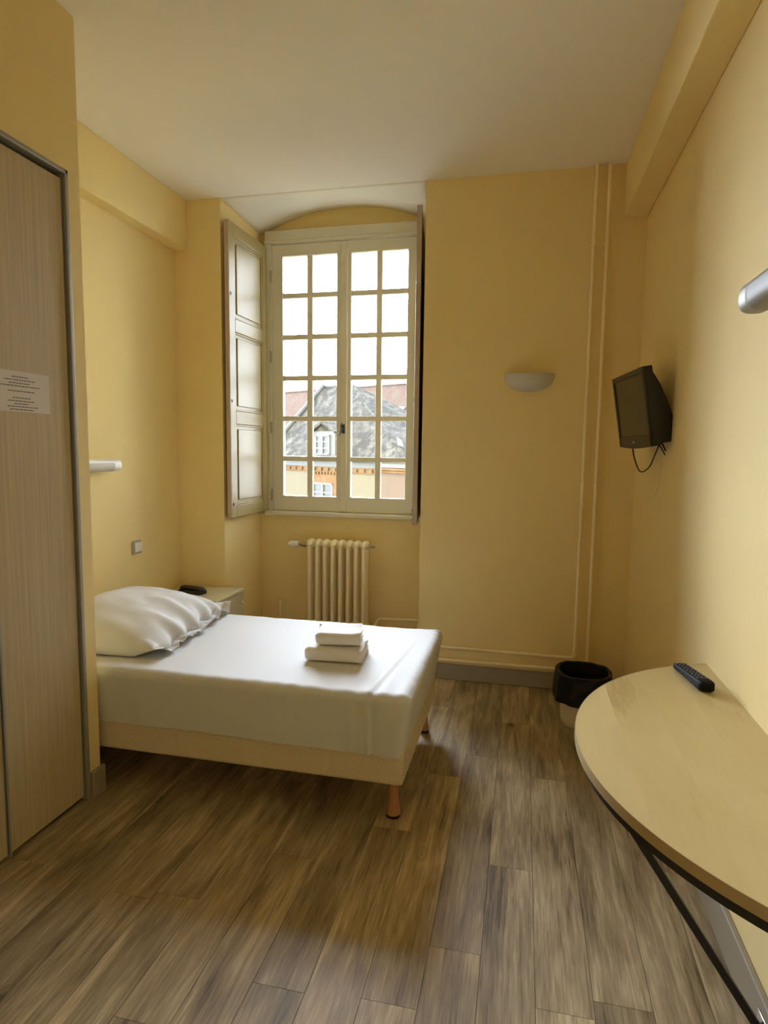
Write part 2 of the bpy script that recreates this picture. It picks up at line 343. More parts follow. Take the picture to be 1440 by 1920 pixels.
# baseboards
def bb(name, *boxes):
    q = MB()
    for bx in boxes: q.box(*bx)
    return struct(q.build(name, M_base, bevel=0.004))
bb('baseboard_back', (RR, XR-0.0, YB-0.016, YB, 0, 0.105), (XL, RL, YB-0.016, YB, 0, 0.105), (RL, RR, YA-0.016, YA, 0, 0.105))
bb('baseboard_right', (XR-0.018, XR, -1.1, YB-0.016, 0, 0.13))
bb('baseboard_left', (XL, XL+0.016, YP, YB-0.016, 0, 0.105))
bb('baseboard_closet', (XP-0.0, XP+0.016, DY1+0.020, YP+0.016, 0, 0.115), (-2.36, XP, YP, YP+0.016, 0, 0.115))

# ------------------------------------------------------------ closet folding door
d = thing('door_1', 'pale wood-effect folding closet door in a grey metal frame', 'door', (-1.80, 1.6, 0), kind='structure')
def dl(bx): return MB().box(bx[0]+1.80, bx[1]+1.80, bx[2]-1.6, bx[3]-1.6, bx[4], bx[5])
fr = MB()
for bx in ((-1.82, XP+0.004, DY1, DY1+0.018, 0, DZ+0.018), (-1.82, XP+0.004, DY0-0.018, DY0, 0, DZ+0.018), (-1.82, XP+0.004, DY0-0.018, DY1+0.018, DZ, DZ+0.018)):
    fr.box(bx[0]+1.80, bx[1]+1.80, bx[2]-1.6, bx[3]-1.6, bx[4], bx[5])
fr.build('door_frame', M_alu, d, bevel=0.003)
for i in range(3):
    y1 = DY1-0.007-i*0.398; y0 = y1-0.390
    lf = MB().box(0.000, 0.028, y0+0.010-1.6, y1-0.003-1.6, 0.022, DZ-0.020).build('door_leaf', M_door, d)
    MB().box(-0.002, 0.031, y0-1.6, y0+0.010-1.6, 0.006, DZ-0.014).build('edge_profile', M_alu, lf, bevel=0.002)
    MB().box(-0.002, 0.030, y1-0.003-1.6, y1-1.6, 0.012, DZ-0.014).build('edge_profile', M_alu, lf, bevel=0.001)
MB().box(-0.030, -0.022, DY0-1.6, DY1-1.6, 0, DZ).build('gap_shade_sheet', M_dark, d)  # near-black sheet across the opening, puts the shade of the gaps into colour
# paper notice on the leaf
n = MB().box(0, 0.0012, -0.145, 0.145, -0.072, 0.072).build('paper_notice', M_paper, loc=(-1.7718, 1.900, 1.690))
tag(n, 'white printed paper notice taped to the closet door', 'notice')
tx = MB()
rows = [(.052, -.02, .05), (.041, -.055, .075), (.030, -.035, .060), (.020, -.085, .105), (.002, -.04, .075), (-.022, -.02, .05), (-.033, -.04, .070), (-.043, -.015, .048), (-.053, -.045, .085), (-.063, -.035, .072)]
for z, a, c in rows:
    y = a-0.01
    while y < c-0.01:
        l_ = random.uniform(0.006, 0.016); e_ = min(y+l_, c)
        tx.box(0.0012, 0.0015, y, e_, z-0.0016, z+0.0014); y = e_+0.0025
tx.build('printed_text', M_ink, n, smooth=False)

# ------------------------------------------------------------ window
YW = 4.55
W = thing('window_1', 'tall white casement window of twenty-four small panes', 'window', (-1.36, YW, 1.0), kind='structure')
def wb(q, x0, x1, y0, y1, z0, z1): return q.box(x0+1.36, x1+1.36, y0-YW, y1-YW, z0-1.0, z1-1.0)
q = MB()
wb(q, -1.975, -1.922, 4.545, 4.66, 1.0, 3.06); wb(q, -0.80, -0.745, 4.545, 4.66, 1.0, 3.06)
wb(q, -1.975, -0.745, 4.545, 4.66, 3.035, 3.135)
wb(q, -1.975, -0.745, 4.535, 4.62, 3.040, 3.060)
wb(q, -1.93, -0.79, 4.585, 4.66, 1.0, 1.045)
q.build('window_frame', M_white, W, bevel=0.004)
q = MB(); wb(q, -1.975, -0.72, 4.50, 4.68, 0.975, 1.012)
q.build('window_sill', M_white, W, bevel=0.012, segs=3)
rowz = [(2.945-0.3085*i, 2.945-0.3085*i-0.272) for i in range(6)]
ZT, ZB = 3.030, 1.0135
def casement(x0, x1, cols, side):
    q = MB(); ya, yb = 4.552, 4.600
    wb(q, x0, cols[0][0], ya, yb, ZB, ZT); wb(q, cols[1][1], x1, ya, yb, ZB, ZT)
    wb(q, x0, x1, ya+.0005, yb, rowz[0][0], ZT); wb(q, x0, x1, ya+.0005, yb, ZB, rowz[5][1])
    c = q.build('casement', M_white, W, bevel=0.003)
    q = MB()
    wb(q, cols[0][1]-.001, cols[1][0]+.001, ya+.006, yb-.012, rowz[5][1]-.002, rowz[0][0]+.002)
    for i in range(5): wb(q, cols[0][0]-.002, cols[1][1]+.002, ya+.007, yb-.013, rowz[i+1][0], rowz[i][1])
    q.build('glazing_bars', M_white, c, bevel=0.002)
    q = MB()
    for cx in cols:
        for rz in rowz: wb(q, cx[0]-.002, cx[1]+.002, 4.578, 4.582, rz[1]-.002, rz[0]+.002)
    q.build('panes', M_glass, c, smooth=False)
    hx = x0-0.012 if side < 0 else x1+0.004
    for hz in (2.80, 2.20, 1.66, 1.135):
        q = MB(); p = (hx+.004+1.36, 4.545-YW)
        q.tube([(p[0], p[1], hz-1.045), (p[0], p[1], hz-.955)], 0.0065, 10); q.lathe([(0, .957-1+.01), (.004, .957-1+.006), (.005, -.04+.0)], (p[0], p[1], hz-1+.0), n=8)
        q.build('hinge', M_hinge, c)
    return c
cl = casement(-1.920, -1.366, [(-1.834, -1.637), (-1.597, -1.403)], -1)
cr = casement(-1.362, -0.802, [(-1.290, -1.097), (-1.057, -0.864)], 1)
q = MB(); wb(q, -1.368, -1.318, 4.541, 4.552, ZB+.004, ZT-.004); q.build('cover_strip', M_white, cr, bevel=0.004)
q = MB()
hx, hz = -1.343+1.36, 1.652-1.0
q.lathe([(0, -.020), (.012, -.018), (.014, -.008), (.014, 0)], (hx, 4.541-YW, hz), 'y', 16)
q.box(hx-.013, hx+.013, -.0135, -.009, hz-.035, hz+.035)
hd = q.build('handle_plate', M_iron, cr, bevel=.003)
q = MB(); q.tube([(hx-.004, -.03, hz+.045), (hx-.012, -.036, hz+.02), (hx-.006, -.034, hz), (hx-.016, -.036, hz-.025), (hx-.028, -.032, hz-.052)], [.0045, .006, .0075, .006, .004], 10)
q.build('handle', M_iron, hd)

# shutters hinged at the frame, standing open against the reveals
def shutter(name, loc, rz, label, flip):
    t = thing(name, label, 'window shutter', loc, rz, 'interior window shutters')
    # local: x = along width from hinge(0) to free edge(.605); y = thickness ; front face at y=0 facing -y
    H0, H1, Wd, T = 0.0, 2.005, 0.60, 0.032
    cuts = [(0.085, 0.655), (0.745, 1.285), (1.375, 1.915)]
    fx0, fx1 = 0.075, Wd-0.085
    q = MB(); s_ = 1 if not flip else -1
    def bx(a0, a1, y0, y1, z0, z1):
        ya, yb = (y0*s_, y1*s_); q.box(a0, a1, min(ya, yb), max(ya, yb), z0, z1)
    bx(0, fx0, 0, T, H0, H1); bx(fx1, Wd, 0, T, H0, H1)
    zs = [H0]+[v for c in cuts for v in c]+[H1]
    for i in range(0, 8, 2): bx(fx0, fx1, 0.0006, T, zs[i], zs[i+1])
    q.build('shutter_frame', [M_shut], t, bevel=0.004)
    q = MB(); bx(Wd, Wd+0.0025, 0.0015, T-.0015, H0+.002, H1-.002); q.build('unpainted_edge', M_shback, t, smooth=False)['label'] = 'brown unpainted edge'
    for z0, z1 in cuts:
        q = MB()
        bx(fx0-.001, fx1+.001, 0.012, T-0.006, z0-.001, z1+.001)
        bx(fx0+.035, fx1-.035, 0.004, 0.013, z0+.035, z1-.035)
        # moulding
        for a in (fx0, fx1-.014): bx(a, a+.014, 0.004, 0.013, z0, z1)
        for c in (z0, z1-.014): bx(fx0, fx1, 0.004, 0.013, c, c+.014)
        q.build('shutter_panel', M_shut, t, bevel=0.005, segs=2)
    for hz in (0.15, 1.0, 1.85):
        q = MB(); q.tube([(-.006, .004*s_, hz-.05), (-.006, .004*s_, hz+.05)], .006, 10); q.build('hinge', M_hinge, t)
    for hz in (0.085, 0.80, 1.52): MB().box(Wd-.032, Wd-.02, min(0, -.004*s_), max(0, -.004*s_), hz, hz+.02).build('latch_keep', M_iron, t)
    return t
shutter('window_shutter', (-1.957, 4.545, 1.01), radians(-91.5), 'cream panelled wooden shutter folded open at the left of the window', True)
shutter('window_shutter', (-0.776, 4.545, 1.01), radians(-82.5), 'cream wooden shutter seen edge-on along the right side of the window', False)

# ------------------------------------------------------------ radiator
R = thing('cast_iron_radiator', 'cream eight-section column radiator on the wall below the window', 'radiator', (-1.583, 4.43, 0.0))
NS = 8; PI_ = 0.0605
for i in range(NS):
    x = 0.025+i*PI_
    q = MB()
    for yy in (-0.048, 0.0, 0.048):
        V = []
        prof = [(0.175, .75), (0.19, 1), (0.76, 1), (0.782, .8)]
        ring = [(0.0155*cos(a)*(1 if abs(cos(a)) < .99 else 1), 0.0185*sin(a)) for a in [2*pi*k/14 for k in range(14)]]
        for z, s_ in prof: V += [(x+rx*s_, yy+ry*s_, z) for rx, ry in ring]
        q.add(V, [(a*14+k, a*14+(k+1) % 14, (a+1)*14+(k+1) % 14, (a+1)*14+k) for a in range(3) for k in range(14)])
    # top and bottom headers
    for zc, sg in ((0.782, 1), (0.165, -1)):
        pts = [(x, -0.050, zc), (x, -0.030, zc+0.010*sg), (x, 0, zc+0.014*sg), (x, 0.030, zc+0.010*sg), (x, 0.050, zc)]
        q.tube([(x, -0.069, zc-0.006*sg)]+pts+[(x, 0.069, zc-0.006*sg)], [0.008, 0.021, 0.023, 0.0235, 0.023, 0.021, 0.008], 14)
        q.tube([(x-PI_/2, 0, zc-.002), (x-PI_/2+.006, 0, zc-.002), (x-.01, 0, zc-.002), (x+.01, 0, zc-.002), (x+PI_/2-.006, 0, zc-.002), (x+PI_/2, 0, zc-.002)], [.029, .0285, .022, .022, .0285, .029], 16)
    q.build('section', M_rad, R, angle=60)
for yy in (-0.045, 0.045):
    for xx in (0.025, 0.025+7*PI_): MB().tube([(xx, yy, 0.0), (xx, yy, 0.17)], [.016, .012], 10).build('foot', M_rad, R)
q = MB(); q.tube([(-0.03, 0, .77), (-0.006, 0, .77)], .016, 12); q.tube([(-0.075, 0, .77), (-0.03, 0, .77)], .010, 12); q.tube([(-0.058, 0, .77), (-0.052, 0, .77)], .0145, 6)
q.tube([(-0.062, 0, .77), (-0.062, 0.03, .755), (-0.062, 0.09, .745), (-.062, .135, .745)], .009, 10)
vb = q.build('valve', M_brass, R)
q = MB(); q.lathe([(0, -.163), (.014, -.161), (.0215, -.150), (.024, -.135), (.0245, -.095), (.022, -.078), (.014, -.076), (0, -.076)], (0, 0, .77), 'x', 20)
q.build('thermostat_head', M_plast, vb)
q = MB(); q.tube([(0.49, 0, .775), (0.512, 0, .775)], [.014, .012], 6); q.tube([(0.512, 0, .775), (0.522, 0, .775)], .005, 8); q.build('bleed_plug', M_brass, R)

# ------------------------------------------------------------ heating pipes
def bend(pts, r=0.035, n=5):
    P = [Vector(p) for p in pts]; out = [P[0]]
    for i in range(1, len(P)-1):
        a = (P[i-1]-P[i]).normalized(); c = (P[i+1]-P[i]).normalized(); rr = min(r, (P[i-1]-P[i]).length*.45, (P[i+1]-P[i]).length*.45)
        p0 = P[i]+a*rr; p2 = P[i]+c*rr
        for k in range(n+1):
            t = k/n; out.append(p0*(1-t)**2+P[i]*2*t*(1-t)+p2*t*t)
    out.append(P[-1]); return out
yp = YB-0.028
pA = [(0.357, yp, ZC), (0.354, yp, 1.7), (0.350, yp, 0.216), (-0.665, yp, 0.226), (-0.728, 4.53, 0.214), (-1.06, 4.535, 0.200), (-1.06, 4.45, 0.165), (-1.10, 4.43, 0.165)]
pB = [(0.430, yp, ZC), (0.430, yp, 1.7), (0.427, yp, 0.140), (-0.665, yp, 0.136), (-0.728, 4.53, 0.13), (-1.86, 4.535, 0.12), (-1.86, 4.535, 0.30)]
def pipe(pts, label, clipx):
    o = MB().tube(bend(pts), 0.0105, 14).build('heating_pipe', M_pipe, angle=60); tag(o, label, 'pipe', 'heating pipes')
    for z in (2.70, 1.30):
        q = MB(); q.lathe([(.0105, -.007), (.0145, -.007), (.0145, .007), (.0105, .007)], (clipx, yp, z), n=14); q.tube([(clipx, yp+.012, z), (clipx, YB, z)], .004, 8)
        q.tube([(clipx-.026, yp, z), (clipx+.026, yp, z)], .0035, 6); q.build('pipe_clip', M_pipe, o)
    return o
pipe(pA, 'cream heating pipe rising left of the pair, upper of the two low wall pipes', 0.3555)
pipe(pB, 'cream heating pipe rising right of the pair, lower of the two low wall pipes', 0.430)

# ------------------------------------------------------------ bed
B = thing('single_bed', 'single divan bed base with patterned cream ticking and beech legs', 'bed', (-1.38, 2.76, 0))
bx0, bx1, by0, by1 = -2.355, -0.425, 2.285, 3.225
def bl(q, x0, x1, y0, y1, z0, z1): return q.box(x0+1.38, x1+1.38, y0-2.76, y1-2.76, z0, z1)
bl(MB(), bx0, bx1, by0, by1, 0.168, 0.318).build('box_spring', M_bspring, B, bevel=0.016, segs=4)
q = MB(); q.tube([(bx1+1.38-.012, by0-2.76+.004, .178), (bx1+1.38-.012, by0-2.76+.004, .31)], .003, 8); q.build('corner_piping', M_beech, B)
bl(MB(), bx0+.02, bx1-.01, by0+.02, by1-.02, 0.318, 0.50).build('mattress', M_sheet, B, bevel=0.03, segs=3)
for lx, ly in ((-.475, 2.36), (-.475, 3.15), (-2.28, 2.36), (-2.28, 3.15)):
    q = MB(); q.lathe([(0, .168), (.022, .168), (.0195, .13), (.020, .08), (.024, .045), (.030, .020), (.030, .012), (0, .012)], (lx+1.38, ly-2.76, 0), n=24)
    l_ = q.build('leg', M_beech, B)
    MB().lathe([(0, .0), (.029, .0), (.030, .004), (.030, .0125), (0, .0125)], (lx+1.38, ly-2.76, 0), n=24).build('glide', M_black, l_)
# sheet
def sheet():
    nx, ny, nz = 190, 96, 26
    X0, X1, Y0, Y1, Z0, Z1 = bx0+.002, -0.392, 2.268, 3.238, 0.305, 0.543
    r = 0.042
    def shape(x, y, z):
        # taper under the overhang at the foot
        t = max(0, min(1, (z-Z0)/(Z1-Z0)))
        cx = min(max(x, X0+r), X1-r); cy = min(max(y, Y0+r), Y1-r); cz = min(z, Z1-r)
        d_ = Vector((x-cx, y-cy, z-cz)); 
        if d_.length > 1e-9: d_ = d_.normalized()*r
        p = Vector((cx, cy, cz))+d_; nrm = d_.normalized() if d_.length > 0 else Vector((0, 0, 1))
        if d_.length < 1e-6: nrm = Vector((0, 0, 1))
        if x > X0+0.3: p.x -= 0.030*(1-t)**1.3*min(1, max(0, (x-(X1-.25))/.25))
        # soft waviness
        w_ = noise.noise(Vector((p.x*2.2, p.y*2.2, 1.0)))*0.006
        w_ += noise.noise(Vector((p.x*16, p.y*5, p.z*6)))*0.0016
        # crease running across the bed then down the front
        cxr = -0.565+0.06*max(0, min(1, (p.y-2.3)/.65))
        amp = 0.0050*max(0.10, 1-max(0, p.y-2.30)/0.85)
        dx = p.x-cxr
        w_ += amp*(math.exp(-(dx/.008)**2)-0.8*math.exp(-((dx-.016)/.010)**2))
        fr_ = math.exp(-max(0, p.y-2.27)/.13)*max(0, min(1, (p.z-.45)/.09))
        w_ += 0.0030*fr_*sin(p.x*70+6*noise.noise(Vector((p.x*4, 0, 0))))*(0.4+max(0, min(1, (p.x+1.4)/.9)))*.8
        # foot end puckers
        ft = math.exp(-max(0, (X1-p.x))/.05)
        w_ += 0.0035*ft*noise.noise(Vector((p.y*22, p.z*9, 3)))
        ft2 = math.exp(-max(0, (X1-p.x))/.03)*math.exp(-((p.y-Y1+.04)/.09)**2); w_ += .006*ft2*sin(p.y*120)
        if nrm.z < .5:
            w_ += 0.004*noise.noise(Vector((p.x*3.0, p.y*3, p.z*5+9)))-0.006*(1-t)**2
            w_ += 0.0022*noise.noise(Vector((p.x*30, p.y*30, p.z*3)))*(1-.5*t)
        p = p+nrm*w_
        # hem droops unevenly
        if t < .3:
            hem = 0.010*noise.noise(Vector((x*2.4+5, y*3.0, 0)))+0.004*noise.noise(Vector((x*11, y*11, 4)))-0.010*max(0, min(1, (x+1.3)/.7))
            if x > -0.50 : hem -= 0.006
            p.z += hem*(1-t/.3)
        return tuple(p)
    q = MB()
    q.grid(lambda u, v: shape(X0+(X1-X0)*u, Y0+(Y1-Y0)*v, Z1), nx, ny)
    q.grid(lambda u, v: shape(X0+(X1-X0)*u, Y0, Z0+(Z1-Z0)*v), nx, nz)
    q.grid(lambda u, v: shape(X0+(X1-X0)*u, Y1, Z0+(Z1-Z0)*v), nx, nz)
    q.grid(lambda u, v: shape(X1, Y0+(Y1-Y0)*u, Z0+(Z1-Z0)*v), ny, nz)
    q.grid(lambda u, v: shape(X0, Y0+(Y1-Y0)*u, Z0+(Z1-Z0)*v), ny, nz)
    o = q.build('bed_sheet', M_sheet, angle=75, weld=0.0004)
    return tag(o, 'smooth white sheet tucked tightly over the single mattress', 'sheet')
sheet()

# pillow
def pillow():
    a, c = 0.335, 0.435       # half sizes in local x, y
    def P(u, v, top):
        U, Vv = 2*u-1, 2*v-1
        # outline slightly pinched at corners
        x = a*U*(1-0.045*(1-abs(Vv))**1*0-0.05*(1-Vv*Vv)*0)-0.0; y = c*Vv*(1-0.05*(1-U*U)*0)
        x = a*U*(1-0.06*(1-Vv*Vv)*(-0.4)); y = c*Vv*(1-0.04*(1-abs(U)))
        prof = max(0, (1-abs(U)**2.6))**0.55*max(0, (1-abs(Vv)**2.8))**0.55
        h = 0.178*prof*(1+0.10*noise.noise(Vector((U*1.5, Vv*1.8, 2)))-.10*U)
        # folds radiating towards the open (right) edge
        ed = max(0, min(1, (U-0.15)/0.75))
        k = sin((Vv*11+1.8*noise.noise(Vector((Vv*3, U*1.2, 0))))*1.35+U*3)
        h += top*0.011*ed*(1-abs(Vv)**6)*k*(1-ed*.2)
        h += top*0.006*noise.noise(Vector((U*3.5+1, Vv*4.5, 7)))*prof
        z = h if top else -0.006*prof
        x += 0.014*ed**2*sin(Vv*17+1)*(1-abs(Vv)**4)
        if top == 0: z = 0.001
        lift = 0.020*max(0, U-.75)/.25*(.5+.5*sin(Vv*13))+0.03*max(0, (abs(Vv)-.85)/.15)*max(0, U-.7)/.3
        return (x, y, z+lift)
    q = MB(); n_ = 110
    q.grid(lambda u, v: P(u, v, 1), n_, n_); q.grid(lambda u, v: P(u, v, 0), n_, n_, True)
    # flange along the open edge
    def F(u, v):
        e = P(1, v, 1); V_ = 2*v-1
        out = 0.048*u*(1-0.15*abs(V_)); wv = (sin(V_*19+1.0)+.6*sin(V_*41))*0.012*u
        return (e[0]+out, e[1]+0.010*u*sin(V_*23), e[2]+wv*(1-abs(V_)**8)+0.006*u+0.0005)
    q.grid(F, 8, n_)
    o = q.build('pillow', M_sheet, angle=80, weld=0.0003, loc=(-1.975, 2.805, 0.553), rot=(0, 0, radians(6)))
    s = o.modifiers.new('s', 'SOLIDIFY'); s.thickness = 0.002
    return tag(o, 'plump white pillow with crumpled open edge at the head of the bed', 'pillow')
pillow()

# towels
def towel(label, loc, rz, wx, wy, H, nl, seed):
    # a soft folded bundle: rounded fold at the front and left, stacked layer edges showing on the right and rear
    q = MB(); r = min(.022, H*.48)
    X0, X1, Y0, Y1 = -wx/2, wx/2, -wy/2, wy/2
    def shape(x, y, z):
        rr = r
        cx = min(max(x, X0+rr), X1-.006); cy = min(max(y, Y0+rr), Y1-.012); cz = min(max(z, rr), H-rr)
        d_ = Vector((x-cx, y-cy, z-cz))
        if x > X1-.006: d_.x *= 1
        if d_.length > 1e-9:
            k = rr if x <= X1-.006 else max(abs(d_.y), abs(d_.z), .006)
            if x > X1-.006 or y > Y1-.012:
                dz = Vector((0, d_.y if y < Y0+rr else 0, z-cz)); dl_ = dz.length
                if dl_ > rr: dz = dz*(rr/dl_)
                p = Vector((x, (cy+dz.y) if y < Y0+rr else y, cz+dz.z))
            else: p = Vector((cx, cy, cz))+d_.normalized()*rr
        else: p = Vector((x, y, z))
        t = p.z/H
        ph = 2*pi*nl*t+1.2*noise.noise(Vector((p.y*14, seed, 0)))
        if x >= X1-1e-6: p.x += .0065*cos(ph)-.006+.006*noise.noise(Vector((p.y*20, p.z*60, seed)))
        if y >= Y1-1e-6: p.y += .005*cos(ph)
        ex_ = max(0, (p.x-(X1-.05))/.05)
        p.z += .0045*noise.noise(Vector((p.x*9, p.y*9, seed)))*t+.006*t*ex_*sin(p.y*32+seed)
        p.y += .004*noise.noise(Vector((p.x*8, p.z*20, seed+2)))
        p.x += .003*noise.noise(Vector((p.y*9, p.z*20, seed+4)))
        # shallow seam along the front where the layers meet
        return tuple(p)
    n1, n2, n3 = 60, 46, 26
    q.grid(lambda u, v: shape(X0+wx*u, Y0+wy*v, H), n1, n2); q.grid(lambda u, v: shape(X0+wx*u, Y0+wy*v, 0), n1, n2)
    q.grid(lambda u, v: shape(X0+wx*u, Y0, H*v), n1, n3); q.grid(lambda u, v: shape(X0+wx*u, Y1, H*v), n1, n3)
    q.grid(lambda u, v: shape(X0, Y0+wy*u, H*v), n2, n3); q.grid(lambda u, v: shape(X1, Y0+wy*u, H*v), n2, n3)
    o = q.build('folded_towel', M_towel, angle=80, loc=loc, rot=(0, 0, rz), weld=0.0006)
    return tag(o, label, 'towel', 'folded towels on the bed')
towel('larger folded white towel lying directly on the bed', (-0.815, 2.672, 0.5465), radians(4), 0.262, 0.210, 0.062, 3, 1)
towel('smaller folded white towel stacked on top of the larger one', (-0.806, 2.680, 0.6140), radians(10), 0.205, 0.165, 0.056, 2, 4)

# ------------------------------------------------------------ nightstand and telephone
NSX0, NSX1, NSY0, NSY1, NSZ = -2.355, -1.880, 3.535, 3.925, 0.523
t = thing('nightstand', 'pale green wood-effect nightstand in the corner behind the bed', 'nightstand', (-2.12, 3.73, 0))
def nb(x0, x1, y0, y1, z0, z1): return MB().box(x0+2.12, x1+2.12, y0-3.73, y1-3.73, z0, z1)
nb(NSX0, NSX1+.006, NSY0-.006, NSY1, NSZ-.020, NSZ).build('tabletop', M_ns, t, bevel=.003)
nb(NSX0+.004, NSX1-.016, NSY0, NSY1-.004, 0.0, NSZ-.020).build('cabinet_body', M_ns, t, bevel=.002)
dr = nb(NSX1-.015, NSX1, NSY0+.003, NSY1-.007, 0.06, NSZ-.025).build('cabinet_door', M_ns, t, bevel=.002)
MB().lathe([(0, .026), (.010, .025), (.013, .019), (.010, .012), (.005, .008), (.005, 0)], (NSX1+2.12, 3.862-3.73, .438), 'x', 16).build('knob', M_chrome, dr)
t = thing('telephone', 'black corded telephone handset on the nightstand', 'telephone', (-2.145, 3.700, NSZ), radians(-12))
q = MB(); q.prism([(-.098, 0), (.092, 0), (.098, .012), (.090, .030), (-.085, .024), (-.100, .014)], 1, -.034, .034); q.build('base', M_black, t, bevel=.006, segs=3)
q = MB()
def hs(u, v):
    x = -.100+.200*u; a = 2*pi*v; e = abs(2*u-1); rr = (1-e**8)**.5
    zc = .034-.004*e**3+.004*(1-e*e); hw = (.027+.005*e**2)*rr; hh = (.012+.005*e**3)*rr
    return (x, hw*cos(a), zc+hh*sin(a))
q.grid(hs, 32, 20); q.build('handset', M_black, t, weld=.0004)
MB().tube([(-.098, 0, .012), (-.125, -.005, .006), (-.16, -.012, .004), (-.20, .0, .004)], .0025, 8).build('cord', M_plast, t)

# ------------------------------------------------------------ wall fittings
t = thing('wall_switch', 'grey and white square switch on the left wall above the pillow', 'switch', (XL, 3.42, 0.868))
MB().box(0, .012, -.043, .043, -.043, .043).build('plate', M_plastg, t, bevel=.006, segs=3)
q = MB(); q.prism([(.010, -.030), (.019, -.030), (.022, .0), (.017, .030), (.010, .030)], 1, -.033, .040); q.build('rocker', M_plast, t, bevel=.003)

M_sat = mat('shaded_satin_silver', (0.34, 0.32, 0.27), 0.45, metal=0.3); M_satd = mat('shaded_grey_diffuser', (0.24, 0.22, 0.18), 0.5)  # right lamp's silver and diffuser greyed, its shade is put into the colour
def strip_lamp(loc, rz, label, MH=M_plast, MD=M_lampd):
    # local: wall behind at y=0, lamp projects towards -y; long axis x, from 0 (seen end) to .45
    t = thing('wall_lamp', label, 'lamp', loc, rz, 'reading lamps')
    q = MB(); q.box(0.03, .42, -.018, 0, -.028, .03); q.build('back_plate', M_plast, t, bevel=.004)
    def body(u, v):
        x = .45*u; e = max(0, 1-x/.022) if x < .022 else (max(0, 1-(.45-x)/.022) if x > .428 else 0)
        s_ = sqrt(max(0, 1-e*e)); a = 2*pi*v
        c, s2 = cos(a), sin(a); pr = 0.72
        cx = math.copysign(abs(c)**pr, c); sz = math.copysign(abs(s2)**pr, s2)
        return (x, -.050+.041*cx*s_*1.0, .0+.036*sz*s_)
    q = MB(); q.grid(body, 50, 32); q.build('housing', MH, t, weld=.0003, angle=60)
    def dif(u, v):
        x = .062+.34*u; a = radians(165)+radians(150)*v
        c, s2 = cos(a), sin(a); pr = 0.72
        cx = math.copysign(abs(c)**pr, c); sz = math.copysign(abs(s2)**pr, s2); en = 1-.35*max(0, abs(2*u-1)-.93)/.07
        return (x-.03*max(0, v-.3)*(1-u), -.050+.0425*cx*en, .0+.0375*sz*en)
    q = MB(); q.grid(dif, 20, 16); q.build('diffuser', MD, t, angle=60)
    return t
lamp_l = strip_lamp((XL, 3.195, 1.392), radians(-90), 'white reading lamp on the left wall above the bed head')
# on the right wall the long axis runs toward the camera
lamp_r = strip_lamp((XR, 1.935, 1.922), radians(-90), 'silver grey strip lamp high on the right wall, darkened for its shade', M_sat, M_satd)
lamp_l.scale = (1, -1, 1); lamp_r.scale = (1, 1.0, 1.15)

# sconce
t = thing('wall_sconce', 'white half-bowl plaster sconce on the back wall', 'wall light', (0.015, YB, 1.966))
def bowl(u, v, k=1.0):
    a = pi*u; ph = pi/2*v; rw = 0.152*k; rd = 0.105*k; rh = 0.104*k
    s_ = cos(ph)**.85 if v < 1 else 0
    return (-rw*cos(a)*s_, -rd*sin(a)*s_, -rh*sin(ph))
q = MB(); q.grid(bowl, 40, 24); q.grid(lambda u, v: bowl(u, v, .95), 40, 24, True)
q.grid(lambda u, v: tuple(Vector(bowl(u, 0, 1))*(1-v)+Vector(bowl(u, 0, .95))*v), 40, 1)
q.build('bowl_shade', M_plaster, t, weld=.0003, angle=50)
q = MB(); q.box(-.045, .045, -.012, 0, -.06, -.01); q.tube([(0, -.012, -.04), (0, -.045, -.04)], .012, 12); q.build('lamp_holder', M_plast, t)

# ------------------------------------------------------------ television
TW, TH = 0.52, 0.36
T = thing('wall_television', 'small black flat television tilted down on a right wall bracket', 'television', (0.507, 3.262, 1.707))
az, ti = radians(6.5), radians(9.4)
ex = Vector((-sin(az), cos(az), 0)); nn = Vector((-cos(az), -sin(az), 0)); ez = Vector((0, 0, 1))*cos(ti)+nn*sin(ti); ey = -(ex.cross(ez)) 
ney = ez.cross(ex)
# local axes: X = width (away from camera), Y = out of the back, Z = up
back = (nn*-1).copy(); back = (back-ez*back.dot(ez)).normalized()
R3 = Matrix((ex, back, ez)).transposed()
if R3.determinant() < 0: ex = -ex; R3 = Matrix((ex, back, ez)).transposed()
T.rotation_mode = 'QUATERNION'; T.rotation_quaternion = R3.to_quaternion()
q = MB()
hw, hh = TW/2, TH/2
nb_ = 14
bot = [(-hw+TW*i/nb_, -hh-0.010*(1-(2*i/nb_-1)**2)) for i in range(nb_+1)]
q.prism(bot+[(hw, hh), (-hw, hh)], 1, 0.004, 0.040)
q.build('casing', M_black, T, bevel=.004)
q = MB()
ix0, ix1, iz0, iz1 = -hw+.026, hw-.026, -hh+.052, hh-.026
for bx in ((-hw, ix0, -hh, hh), (ix1, hw, -hh, hh), (ix0, ix1, iz1, hh)): q.box(bx[0], bx[1], -.006, .004, bx[2], bx[3])
q.prism(bot[:]+[(hw, iz0), (-hw, iz0)], 1, -.006, .004)
q.build('bezel', M_bezel, T, bevel=.002)
MB().box(ix0-.001, ix1+.001, -.001, .003, iz0-.001, iz1+.001).build('screen', M_screen, T, smooth=False)
q = MB(); q.box(-.018, .018, -.0068, -.006, -hh+.018, -hh+.026); q.build('logo_badge', M_plastg, T, smooth=False)
q = MB()   # bulged back
q.prism([(.040, -hh+.006), (.118, -hh+.008), (.128, -hh+.05), (.095, .02), (.075, hh-.09), (.058, hh-.05), (.040, hh-.012)], 0, -hw+.02, hw-.02)
q.build('back_shell', M_black, T, bevel=.01, segs=3)
q = MB(); q.box(-.06, .06, .09, .112, -.07, .07); q.tube([(0, .105, 0), (0.0, .15, -.01)], .022, 12)
q.build('bracket', M_blackmetal, T, bevel=.004)
